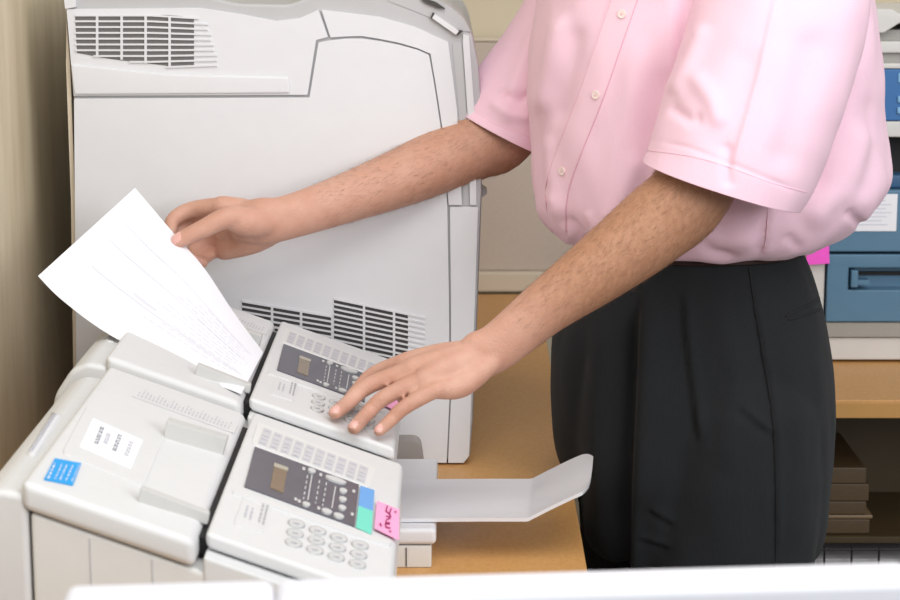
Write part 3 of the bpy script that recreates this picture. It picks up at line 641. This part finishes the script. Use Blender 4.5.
# near (left) arm and hand, pressing the keys
body.append(tube([J(775, -35, 2.22, .052), J(735, 80, 2.17, .047), J(694, 186, 2.125, .045, .043), J(654, 226, 2.115, .0435, .041), J(600, 268, 2.10, .037, .035), J(545, 308, 2.085, .0295, .026), J(500, 345, 2.074, .0262, .020), J(478, 356, 2.070, .0268, .018)], n=24, ref=YR, sub=6))
tipL = {}
def finger(pts, r0, r1, n=14, sub=5):
    N = len(pts); out = []
    for i, p in enumerate(pts): r = r0 + (r1 - r0) * i / (N - 1); out.append((*p, r, r))
    body.append(tube(out, n=n, ref=YR, sub=sub))
def tip(px, py): return tuple(onback(px, py, HP + 0.0036 + 0.0068))
def q3(px, py, y): return tuple(P(px, py, y))
Lf = {
 'index': ([q3(404, 362, 2.0769), q3(374, 374, 2.0914), q3(356, 392, 2.0817), tip(346, 404)], .0098, .0072),
 'middle': ([q3(412, 369, 2.0576), q3(368, 386, 2.0556), q3(348, 403, 2.0402), tip(335, 413)], .0104, .0076),
 'ring': ([q3(424, 379, 2.0402), q3(385, 397, 2.0363), q3(366, 415, 2.0267), tip(354, 428)], .0100, .0074),
 'pinky': ([q3(437, 389, 2.0267), q3(405, 407, 2.0209), q3(390, 421, 2.0170), tip(379, 431)], .0092, .0066)}
for k, (p, r0, r1) in Lf.items(): finger(p, r0, r1)
for (px, py, y, r) in ((404, 362, 2.0769, .0105), (412, 369, 2.0576, .0125), (424, 379, 2.0402, .0122), (437, 389, 2.098, .0108)):
    body.append(tube([J(486, 353, 2.0721, .014), J((486 + px) / 2, (353 + py) / 2 - 1, (2.0721 + y) / 2 - 0.002, .0155), J(px, py, y, r)], n=16, ref=YR))
body.append(tube([J(490, 362, 2.0624, .013), J(462, 384, 2.0431, .0145), J(440, 390, 2.0315, .0105)], n=14, ref=YR))     # heel of the hand
body.append(tube([J(482, 352, 2.0866, .015), J(452, 372, 2.1059, .0155), J(428, 388, 2.1107, .0112), J(404, 398, 2.1039, .0085)], n=14, ref=YR))  # thumb, behind
body.append(tube([J(486, 337, 2.0692, .0085), J(497, 334, 2.0730, .009)], n=10, ref=YR))                                  # wrist bone
# far (right) arm and hand, holding the sheet
body.append(tube([J(600, -35, 2.52, .052), J(545, 70, 2.49, .047), J(502, 134, 2.455, .043), J(480, 143, 2.445, .0435), J(448, 157, 2.43, .0405), J(400, 178, 2.40, .0355), J(335, 202, 2.36, .0290, .025), J(285, 218, 2.335, .0265, .020), J(262, 221, 2.330, .0280, .018), J(238, 222, 2.338, .0235, .0145)], n=24, ref=YR, sub=6))
Rf = {
 'index': ([q3(223, 206, 2.340), q3(191, 210, 2.352), q3(173, 220, 2.340), q3(171, 232, 2.322)], .0116, .0080),
 'middle': ([q3(221, 217, 2.356), q3(191, 222, 2.368), q3(180, 233, 2.352), q3(178, 246, 2.332)], .0112, .0080),
 'ring': ([q3(226, 231, 2.364), q3(205, 241, 2.372), q3(193, 251, 2.356), q3(192, 260, 2.335)], .0108, .0080),
 'pinky': ([q3(234, 241, 2.364), q3(216, 251, 2.368), q3(204, 259, 2.352), q3(203, 263, 2.332)], .0088, .0066)}
for k, (p, r0, r1) in Rf.items(): finger(p, r0, r1)
for (px, py, y, r) in ((222, 206, 2.34, .0128), (220, 217, 2.356, .0125), (222, 231, 2.362, .0130), (226, 244, 2.364, .0125)):
    body.append(tube([J(272, 221, 2.335, .014), J((272 + px) / 2, (221 + py) / 2 - 1, (2.335 + y) / 2 + .004, .0160), J(px, py, y, r)], n=16, ref=YR))
finger([q3(258, 222, 2.318), q3(230, 217, 2.298), q3(203, 229, 2.291), q3(178.5, 240.5, 2.2890)], .0150, .0096)       # thumb
body.append(tube([J(270, 222, 2.325, .016), J(248, 222, 2.310, .0185), J(228, 219, 2.300, .012)], n=16, ref=YR))         # ball of the thumb
body.append(tube([J(276, 232, 2.338, .013), J(252, 242, 2.350, .0150), J(224, 252, 2.360, .0105)], n=14, ref=YR))         # heel of the hand
# trunk, neck, head and legs
F2 = V((-.84, -.545, 0)); L2 = V((.545, -.84, 0)); ctr = lambda z, f=0.0, l=0.0: V((0.288, MYc, z)) + F2 * f + L2 * l
def ell(c, a, b, n=28): return [c + L2 * (a * math.cos(2 * math.pi * k / n)) + F2 * (b * math.sin(2 * math.pi * k / n)) for k in range(n)]
body.append(rings([ell(ctr(.86), .10, .08), ell(ctr(.93), .135, .10), ell(ctr(1.02), .125, .095), ell(ctr(1.15, .01), .135, .10), ell(ctr(1.28, .02), .15, .105), ell(ctr(1.37, .03), .15, .09), ell(ctr(1.425, .04), .11, .07), ell(ctr(1.455, .045), .06, .055), ell(ctr(1.50, .055), .054, .056), ell(ctr(1.56, .07), .05, .056), ell(ctr(1.60, .075), .04, .05)]))
for s in (-1, 1):
    kn = ctr(.50, .02 + .02 * s, .10 * s); an = ctr(.09, -.04, .11 * s); hp = ctr(.88, 0, .085 * s)
    body.append(tube([(*hp, .062, .062), (*hp.lerp(kn, .5), .056, .056), (*kn, .046, .046), (*kn.lerp(an, .35), .044, .044), (*an, .034, .036)], n=18, ref=YR))
    body.append(tube([(*(an + V((0, 0, -.045)) - F2 * .03), .03, .026), (*(an + F2 * .07 + V((0, 0, -.055))), .034, .022), (*(an + F2 * .16 + V((0, 0, -.062))), .026, .014)], n=14, ref=V((0, 0, 1))))
hc = ctr(1.645, .10)
hd = (F2 * .90 + V((0, 0, -.43))).normalized(); hu = (V((0, 0, 1)) - hd * hd.z).normalized(); hl = hd.cross(hu)
def H(f, l, u): return hc + hd * f + hl * l + hu * u
def hring(u, f0, f1, a, n=28):
    c = (f0 + f1) / 2; b = (f1 - f0) / 2; return [H(c + b * math.sin(2 * math.pi * k / n), a * math.cos(2 * math.pi * k / n), u) for k in range(n)]
body.append(rings([hring(-.118, .035, .075, .022), hring(-.108, .0, .088, .042), hring(-.085, -.035, .094, .054), hring(-.05, -.07, .094, .062), hring(-.01, -.088, .092, .070), hring(.035, -.096, .092, .074), hring(.075, -.09, .084, .070), hring(.105, -.066, .062, .052), hring(.122, -.025, .02, .022)]))
def blob(c, rx, n=10): body.append(tube([(*(c - V((0, 0, rx * .01))), rx, rx), (*(c + V((0, 0, rx * .01))), rx, rx)], n=n, ref=YR, sub=1))
body.append(tube([(*H(.088, 0, .012), .008, .008), (*H(.100, 0, -.012), .010, .010), (*H(.108, 0, -.030), .0115, .011)], n=12, ref=hl))
for s in (-1, 1):
    blob(H(.098, .011 * s, -.034), .0075); blob(H(.082, .033 * s, .022), .011); blob(H(.072, .043 * s, -.022), .014)
    body.append(tube([(*H(-.012, .074 * s, .026), .007, .013), (*H(-.016, .083 * s, .006), .007, .017), (*H(-.008, .076 * s, -.030), .006, .010)], n=12, ref=hd))
blob(H(.088, 0, -.100), .015)
body.append(tube([(*H(.088, -.022, -.063), .004, .004), (*H(.097, 0, -.060), .006, .006), (*H(.088, .022, -.063), .004, .004)], n=10, ref=hu))
body.append(tube([(*H(.086, -.018, -.072), .004, .004), (*H(.095, 0, -.073), .0065, .0065), (*H(.086, .018, -.072), .004, .004)], n=10, ref=hu))
bv, bf = fused(body, 0.0026, 7, 0.5)
skin = mk('body', bv, bf, [M['skin'], M['nail'], M['arm_skin'], M['lip']], man, smooth=True)
# finger nails and forearms with painted shade as areas of the same surface
off = rootloc(skin)
nails = []
def nail(tp, prev, up_, r): 
    d = (V(tp) - V(prev)).normalized(); u = (up_ - d * up_.dot(d)).normalized(); nails.append((V(tp) + u * r * 0.75 + d * 0.0005, d, u, r))
for k in ('index', 'middle', 'ring', 'pinky'):
    p, r0, r1 = Lf[k]; nail(p[3], p[2], V((-.25, -.45, .85)), r1)
    p, r0, r1 = Rf[k]; nail(p[3], p[2], V((-.4, .8, .2)), r1)
nail(q3(178, 240.5, 2.2890), q3(203, 229, 2.291), V((-0.10, -0.75, .62)), .0092)
nb = [(c, d, d.cross(u), u, r) for c, d, u, r in nails]
for poly in skin.data.polygons:
    c = poly.center + off
    if c.z < 1.16 and c.z > 0.85 and c.x < 0.0 or c.y < 2.25:
        for cc, d, sd, u, r in nb:
            v = c - cc
            if v.length < .012 and (v.dot(d) / (r * 0.95)) ** 2 + (v.dot(sd) / (r * 0.72)) ** 2 < 1 and v.dot(u) > -.004: poly.material_index = 1; break
# the forearms' shade, painted into the skin as a browner tone than the hands
bmk = M['skin']
def arm_shade_tint():
    nt = M['skin'].node_tree; b = nt.nodes['Principled BSDF']
    at = nt.nodes.new('ShaderNodeAttribute'); at.attribute_name = 'tan'
    mx_ = nt.nodes.new('ShaderNodeMix'); mx_.data_type = 'RGBA'; old = b.inputs['Base Color'].links[0].from_socket
    nz = nt.nodes.new('ShaderNodeTexNoise'); nz.inputs['Scale'].default_value = 140; nz.inputs['Detail'].default_value = 8
    rp = nt.nodes.new('ShaderNodeValToRGB'); rp.color_ramp.elements[0].position = .35; rp.color_ramp.elements[1].position = .65
    rp.color_ramp.elements[0].color = (*lin((168, 122, 94)), 1); rp.color_ramp.elements[1].color = (*lin((180, 134, 105)), 1)
    nt.links.new(nz.outputs['Fac'], rp.inputs['Fac']); nt.links.new(at.outputs['Fac'], mx_.inputs['Factor'])
    nt.links.new(old, mx_.inputs['A']); nt.links.new(rp.outputs['Color'], mx_.inputs['B']); nt.links.new(mx_.outputs['Result'], b.inputs['Base Color'])
arm_shade_tint()
ta = skin.data.attributes.new('tan', 'FLOAT', 'POINT')  # per-vertex weight of the painted forearm shade
wl_, wr_ = P(500, 345, 2.074), P(280, 219, 2.335); el_, er_ = P(690, 190, 2.125), P(500, 142, 2.455)
def sm(t): t = max(0, min(1, t)); return t * t * (3 - 2 * t)
for v in skin.data.vertices:
    c = v.co + off; t1 = (c - wl_).dot((el_ - wl_)) / (el_ - wl_).length_squared; t2 = (c - wr_).dot((er_ - wr_)) / (er_ - wr_).length_squared
    near = abs((c - wl_).cross((el_ - wl_).normalized()).length) < .09
    ta.data[v.index].value = sm((t1 + .05) / .5) if near and c.x > -.2 and c.y < 2.27 else (sm((t2 + .0) / .9) * .55 if c.z < 1.3 and c.x < .2 else 0.3)
# fine dark hair on the forearms
rnd = random.Random(11); hv, hf = [], []; cand = [v for v in skin.data.vertices if ta.data[v.index].value > .05 and (v.co + off).z < 1.2 and (v.co + off).z > .9 and ((v.co + off).x < .12 or (v.co + off).y < 2.2)]
for _ in range(6500):
    v = rnd.choice(cand); c = v.co + off; nearL = c.y < 2.27 and c.x > -.02
    ax = (wl_ - el_) if nearL else (wr_ - er_); tt = (c - (el_ if nearL else er_)).dot(ax) / ax.length_squared
    if not (-.02 < tt < .88) or c.z > (1.17 if nearL else 1.19): continue
    ax = ax.normalized(); dr = (ax * .9 + v.normal * rnd.uniform(.12, .5) + V((rnd.uniform(-.25, .25), rnd.uniform(-.25, .25), rnd.uniform(-.35, .2)))).normalized(); L = rnd.uniform(.005, .012); sd = dr.cross(v.normal).normalized() * .00007; up_ = v.normal * .00007
    mid = c + dr * L * .55; end = c + dr * L - v.normal * L * .18; k = len(hv)
    hv += [c + sd, c - sd, c + up_, mid + sd * .7, mid - sd * .7, mid + up_ * .7, end]
    hf += [[k + i for i in q] for q in ((0, 1, 4, 3), (1, 2, 5, 4), (2, 0, 3, 5), (3, 4, 6), (4, 5, 6), (5, 3, 6))]
ah = mk('arm_hair', hv, hf, mat('arm_hair', (96, 68, 50), 0.6), man); ah['kind'] = 'stuff'
# hair, eyes
multi('hair', [rings([hring(.002, -.094, -.02, .076), hring(.04, -.102, .04, .079), hring(.075, -.097, .080, .077), hring(.108, -.075, .078, .062), hring(.128, -.045, .045, .038), hring(.134, -.015, .015, .012)])], M['hair'], man)
for s in (-1, 1):
    e = multi('eye', [tube([(*H(.076, .032 * s, .008), .0105, .0105), (*H(.0765, .032 * s, .008), .0105, .0105)], n=14, ref=hu, sub=1)], M['eye'], man)
    multi('iris', [tube([(*H(.0865, .032 * s, .006), .0045, .0045), (*H(.087, .032 * s, .006), .0045, .0045)], n=10, ref=hu, sub=1)], M['iris'], e)

# trousers
def row_y(py, xl, xr, D, n=72, e=2.25, yc=MYc, ph=0.0):
    a, b = P(xl, py, yc), P(xr, py, yc); c = (a + b) / 2; W = (b - a).length / 2; out = []
    for k in range(n):
        t = 2 * math.pi * k / n; cx, sx = math.cos(t), math.sin(t)
        out.append(V((c.x + W * math.copysign(abs(cx) ** (2 / e), cx), yc + D * math.copysign(abs(sx) ** (2 / e), sx), c.z)))
    return out
tro = [rings([row_y(p, l, r, d) for p, l, r, d in cr([(226, 600, 788, .105), (240, 590, 797, .118), (256, 579, 805, .128), (275, 568, 813, .137), (300, 560, 821, .146), (330, 553, 827, .152), (370, 551, 831, .156), (410, 552, 832, .156), (440, 554, 830, .155), (462, 560, 829, .152), (490, 572, 826, .146), (520, 579, 823, .138), (545, 588, 816, .12), (556, 610, 800, .09)], 4)])]
def leg(c0, pts): tro.append(rings([[V((c.x + a * math.cos(2 * math.pi * k / 40), c.y + b * math.sin(2 * math.pi * k / 40), c.z)) for k in range(40)] for c, a, b in pts]))
def lp(px, py, y, a, b): p = P(px, py, y); return (p, a, b)
nl = [lp(716, 330, 2.315, .098, .096), lp(724, 400, 2.30, .112, .108), lp(726, 470, 2.295, .112, .108), lp(726, 540, 2.295, .1045, .105)]
ank = ctr(.06, -.04, .11)
nl += [(V((.322, 2.268, .45)), .096, .096), (V((.350, 2.275, .25)), .09, .09), (V((ank.x, ank.y, .045)), .086, .092)]
leg(None, nl)
ank2 = ctr(.06, -.04, -.11)
fl = [lp(644, 330, 2.42, .092, .08), lp(643, 400, 2.42, .110, .10), lp(646, 450, 2.42, .112, .10), lp(661, 490, 2.42, .110, .10), lp(667, 560, 2.42, .107, .098), (V((.235, 2.445, .45)), .085, .088), (V((.232, 2.45, .25)), .08, .082), (V((ank2.x, ank2.y, .045)), .082, .088)]
leg(None, fl)
tv, tfc = fused(tro, 0.004, 9, 0.5)
trs = mk('trousers', tv, tfc, M['trouser'], man, smooth=True)
folds(trs, [([(641, 286), (637, 400), (632, 520), (630, 620)], 9, -.014, 's'), ([(652, 290), (650, 400), (644, 520)], 10, .008, 'g'), ([(660, 300), (662, 420), (656, 560)], 12, .006, 'g'), ([(683, 284), (685, 330), (691, 380), (700, 450)], 6, -.006, 's'),
            ([(750, 270), (760, 330), (772, 400), (776, 440), (777, 570)], 4, -.003, 's'), ([(604, 300), (598, 420), (600, 560)], 12, .007, 'g'), ([(580, 330), (572, 440), (580, 540)], 9, -.006, 'g'),
            ([(790, 330), (800, 440), (796, 560)], 22, .004, 'g'), ([(650, 505), (675, 525)], 4, -.003, 's'), ([(640, 535), (672, 548)], 4, -.003, 's'), ([(735, 405), (776, 437)], 5, -.003, 's'), ([(720, 300), (735, 380), (725, 480)], 14, .004, 'g')], wr=.004, wscale=(10, 10, 4))
tb_ = bvh_of(trs)
def seam(name, pts, wd, m, parent, t, lift=.0016): 
    l = [(a - wd / 2, b) for a, b in pts]; r = [(a + wd / 2, b) for a, b in pts]
    vs, fs = strip(t, l, r, lift, .002, 12, 1)
    return mk(name, vs, fs, m, parent, smooth=True, angle=40)
seam('side_seam', [(749, 268), (759, 330), (771, 400), (775, 437), (777, 500), (776, 575)], 1.6, M['seam_dark'], trs, tb_)
def hseam(name, pts, wd, m, parent, t, lift=.0016):
    vs, fs = strip(t, [(a, b - wd / 2) for a, b in pts], [(a, b + wd / 2) for a, b in pts], lift, .002, 10, 1); return mk(name, vs, fs, m, parent, smooth=True, angle=40)
pk = hseam('back_pocket', [(785, 316), (802, 308), (819, 299)], 2.0, M['seam_dark'], trs, tb_)
hseam('pocket_welt', [(788, 319.5), (804, 315), (820, 309)], 1.6, M['seam_dark'], pk, tb_)
# waistband belt, just showing under the shirt
belt_rows = [row_y(p, l, r, d) for p, l, r, d in ((236, 591, 796, .116), (237, 589, 798, .119), (247, 583, 803, .126), (248, 584, 802, .124))]
multi('belt', [rings(belt_rows, cap=(False, False))], M['belt'], man)

# shirt
RW = [(-128, 655, 745, .055), (-118, 632, 772, .085), (-98, 588, 812, .13), (-70, 560, 845, .155), (-35, 545, 862, .165), (0, 537, 872, .168), (40, 531, 877, .170), (80, 529, 882, .170), (120, 529, 884, .172), (150, 530, 886, .175), (178, 531, 886, .178), (198, 533, 876, .178), (213, 538, 862, .174), (226, 547, 846, .166), (235, 556, 832, .156), (241, 567, 818, .146), (244, 575, 812, .135), (242, 584, 800, .122), (236, 590, 795, .114)]
srow = [row_y(p, l, r, d, n=220, e=2.15) for p, l, r, d in cr(RW, 7)]
sv_, sf_ = rings(srow, cap=(False, False))
shirt = mk('shirt', sv_, sf_, M['shirt'], man, smooth=True)
folds(shirt, [([(690, -30), (684, 40), (680, 90), (672, 150)], 9, -.010, 'g'), ([(536, 100), (534, 150), (536, 215)], 5, -.004, 'g'), ([(648, 30), (628, 110), (612, 190), (600, 250)], 12, .006, 'g'), ([(668, 60), (650, 150), (630, 240)], 9, -.006, 'g'), ([(566, 10), (554, 60), (538, 118)], 9, .010, 'g'), ([(582, 20), (570, 80), (556, 130)], 9, -.006, 'g'), ([(640, 150), (625, 200), (600, 245)], 10, .006, 'g'), ([(546, 130), (550, 180), (560, 225)], 7, .005, 'g'), ([(548, 190), (556, 225), (575, 246)], 6, .005, 'g'),
              ([(566, 215), (580, 238), (600, 255)], 5, -.004, 'g'), ([(588, 210), (600, 240)], 5, .004, 'g'), ([(690, 225), (720, 240), (760, 240)], 12, .006, 'g'), ([(768, 205), (766, 235), (762, 256)], 4, -.004, 's'), ([(800, 225), (840, 190), (868, 120)], 16, .008, 'g'), ([(862, 8), (858, 45), (852, 66)], 7, -.009, 'g'), ([(845, 70), (828, 130), (812, 200)], 10, -.008, 'g'),
              ([(870, 90), (872, 150), (860, 205)], 10, -.005, 'g'), ([(846, 210), (862, 226)], 5, -.005, 'g'), ([(700, 235), (712, 252), (740, 258)], 5, -.003, 'g'), ([(785, 235), (800, 248)], 5, -.003, 'g')], wr=.006, wscale=(11, 11, 5))
so = shirt.modifiers.new('thickness', 'SOLIDIFY'); so.thickness = .0012; so.offset = -1
# sleeves: rings from the armhole to the hem
def sleeve(name, rowsdef, n=220, fl=(), wr=.004, hemw=.0):
    q = cr(rowsdef, 18); rows = []
    for i, (px, py, y, a, b, tx, tz) in enumerate(q):
        c = P(px, py, y); ax = V((tx, 0, tz)).normalized(); rows.append([c + ax * (a * math.cos(2 * math.pi * k / n)) + V((0, 1, 0)) * (b * math.sin(2 * math.pi * k / n)) - (ax.cross(V((0, 1, 0)))) * 0 for k in range(n)])
    vs, fs = rings(rows, cap=(True, False)); o = mk(name, vs, fs, M['shirt'], shirt, smooth=True)
    folds(o, fl, wr, (9, 9, 6)); m_ = o.modifiers.new('thickness', 'SOLIDIFY'); m_.thickness = .0016; m_.offset = -1; return o
s1 = sleeve('sleeve', [(772, -97, 2.262, .010, .010, .98, .15), (774, -92, 2.256, .040, .040, .98, .14), (778, -76, 2.243, .066, .062, .98, .12), (784, -45, 2.222, .086, .078, .99, .08), (781, 0, 2.195, .0955, .088, 1, -.02), (768, 60, 2.170, .0960, .090, 1, -.12), (747, 125, 2.145, .0935, .086, 1, -.23), (733, 165, 2.132, .0905, .081, 1, -.29), (722, 187, 2.125, .0885, .078, 1, -.31)],
            fl=[([(780, -20), (772, 20), (758, 80), (744, 130), (728, 184)], 3, .0032, 'g'), ([(752, 40), (738, 110), (715, 165)], 16, -.004, 'g'), ([(690, 70), (712, 100), (722, 130)], 9, .005, 'g'), ([(668, 105), (690, 120), (705, 118)], 6, -.004, 'g'), ([(655, 140), (690, 148), (734, 165), (800, 192)], 2.5, -.0012, 'g'), ([(705, 20), (690, 60), (672, 100)], 8, .006, 'g'), ([(815, 20), (800, 90), (780, 180)], 18, -.006, 'g'), ([(727, 140), (728, 190)], 6, -.004, 'g')])
s2 = sleeve('sleeve', [(596, -96, 2.482, .010, .010, .98, -.15), (596, -91, 2.484, .036, .038, .98, -.15), (594, -76, 2.490, .054, .056, .98, -.17), (588, -45, 2.498, .062, .068, .98, -.2), (578, 0, 2.50, .062, .075, 1, -.28), (555, 50, 2.49, .064, .075, 1, -.36), (522, 100, 2.475, .069, .072, 1, -.46), (502, 132, 2.465, .0695, .07, 1, -.52)],
            fl=[([(540, 20), (515, 80), (500, 130)], 8, .004, 'g'), ([(500, 95), (520, 100), (535, 92)], 5, -.006, 'g'), ([(488, 100), (510, 115), (535, 118)], 6, .005, 'g'), ([(470, 108), (500, 125), (535, 138)], 2.5, -.001, 'g')])
stb = bvh_of(shirt)
for sl_, pts in ((s1, [(646, 150), (690, 156), (726, 166), (770, 182), (806, 192)]), (s2, [(470, 106), (490, 121), (512, 131), (534, 138)])):
    t_ = bvh_of(sl_); mk('hem_stitching', *strip(t_, pts, [(a, b + 0.5) for a, b in pts], .0005, .001, 14, 1), M['stitch_pale'], sl_, smooth=True)
ctrl = [(636, -25), (622, 14), (594, 95), (564, 172), (556, 205), (556, 232)]
pl_ = mk('placket', *strip(stb, [(a - k, b) for (a, b), k in zip(ctrl, (17, 17, 17, 16, 11, 4))], [(a + 10, b) for a, b in ctrl], .0010, .002, 14, 6), M['shirt_band'], shirt, smooth=True, angle=40)
mk('placket_stitching', *strip(stb, [(a + 10, b) for a, b in ctrl], [(a + 11.1, b) for a, b in ctrl], .0008, .001, 14, 1), M['stitch'], shirt, smooth=True)
mk('placket_stitching', *strip(stb, [(a - k, b) for (a, b), k in zip(ctrl, (15.6, 15.6, 15.6, 14.6, 9.6, 3))], [(a - k + .6, b) for (a, b), k in zip(ctrl, (15.6, 15.6, 15.6, 14.6, 9.6, 3))], .0012, .001, 14, 1), M['stitch'], pl_, smooth=True)
ptb = bvh_of(pl_)
for bx_, by_ in ((622, 14), (596, 95), (562.5, 171)):
    h = ptb.ray_cast(CAM, ray(bx_, by_).normalized())
    if h[0] is None: h = stb.ray_cast(CAM, ray(bx_, by_).normalized())
    nn = h[1] if h[1].dot(h[0] - CAM) < 0 else -h[1]; ax = nn.cross(V((0, 0, 1))).normalized(); ay = nn.cross(ax)
    rws = [[h[0] + nn * z + (ax * math.cos(2 * math.pi * k / 20) + ay * math.sin(2 * math.pi * k / 20)) * r for k in range(20)] for z, r in ((0, .0043), (.0012, .0048), (.0018, .0045), (.0017, .0034), (.0013, .0028))]
    bt = multi('button', [rings(rws)], M['button'], shirt)
    multi('thread', [rod(h[0] + nn * .0016 + ax * .0012 * s, h[0] + nn * .0016 + ay * .0012 * s + ax * .0004, .0004) for s in (-1, 1)], M['stitch'], bt)
mk('side_stitching', *strip(stb, [(768, 200), (766, 235), (763, 252)], [(768.8, 200), (766.8, 235), (763.8, 252)], .0006, .001, 10, 1), M['stitch_pale'], shirt, smooth=True)
colr = [ell(ctr(z, .045 + f), a, b, 48) for z, f, a, b in ((1.445, 0, .075, .072), (1.475, .004, .068, .066), (1.492, .006, .066, .064), (1.485, .006, .073, .071), (1.455, .003, .084, .082))]
multi('collar', [rings(colr, cap=(False, False))], M['shirt'], shirt)
# shoes
for an in (ctr(.0, -.04, .11), ctr(.0, -.04, -.11)):
    out = []
    for f, wd, h in ((-.085, .020, .05), (-.075, .034, .075), (-.03, .038, .085), (.03, .040, .080), (.08, .047, .062), (.13, .048, .048), (.17, .038, .036), (.19, .02, .024)):
        c = an + F2 * f; rr = []
        for k in range(20):
            t = 2 * math.pi * k / 20; rr.append(c + L2 * (wd * math.copysign(abs(math.cos(t)) ** .8, math.cos(t))) + V((0, 0, max(.003, h / 2 + h / 2 * math.sin(t) * (1 if math.sin(t) > 0 else 1.3)))))
        out.append(rr)
    multi('shoe', [rings(out)], M['shoe'], man, angle=60)
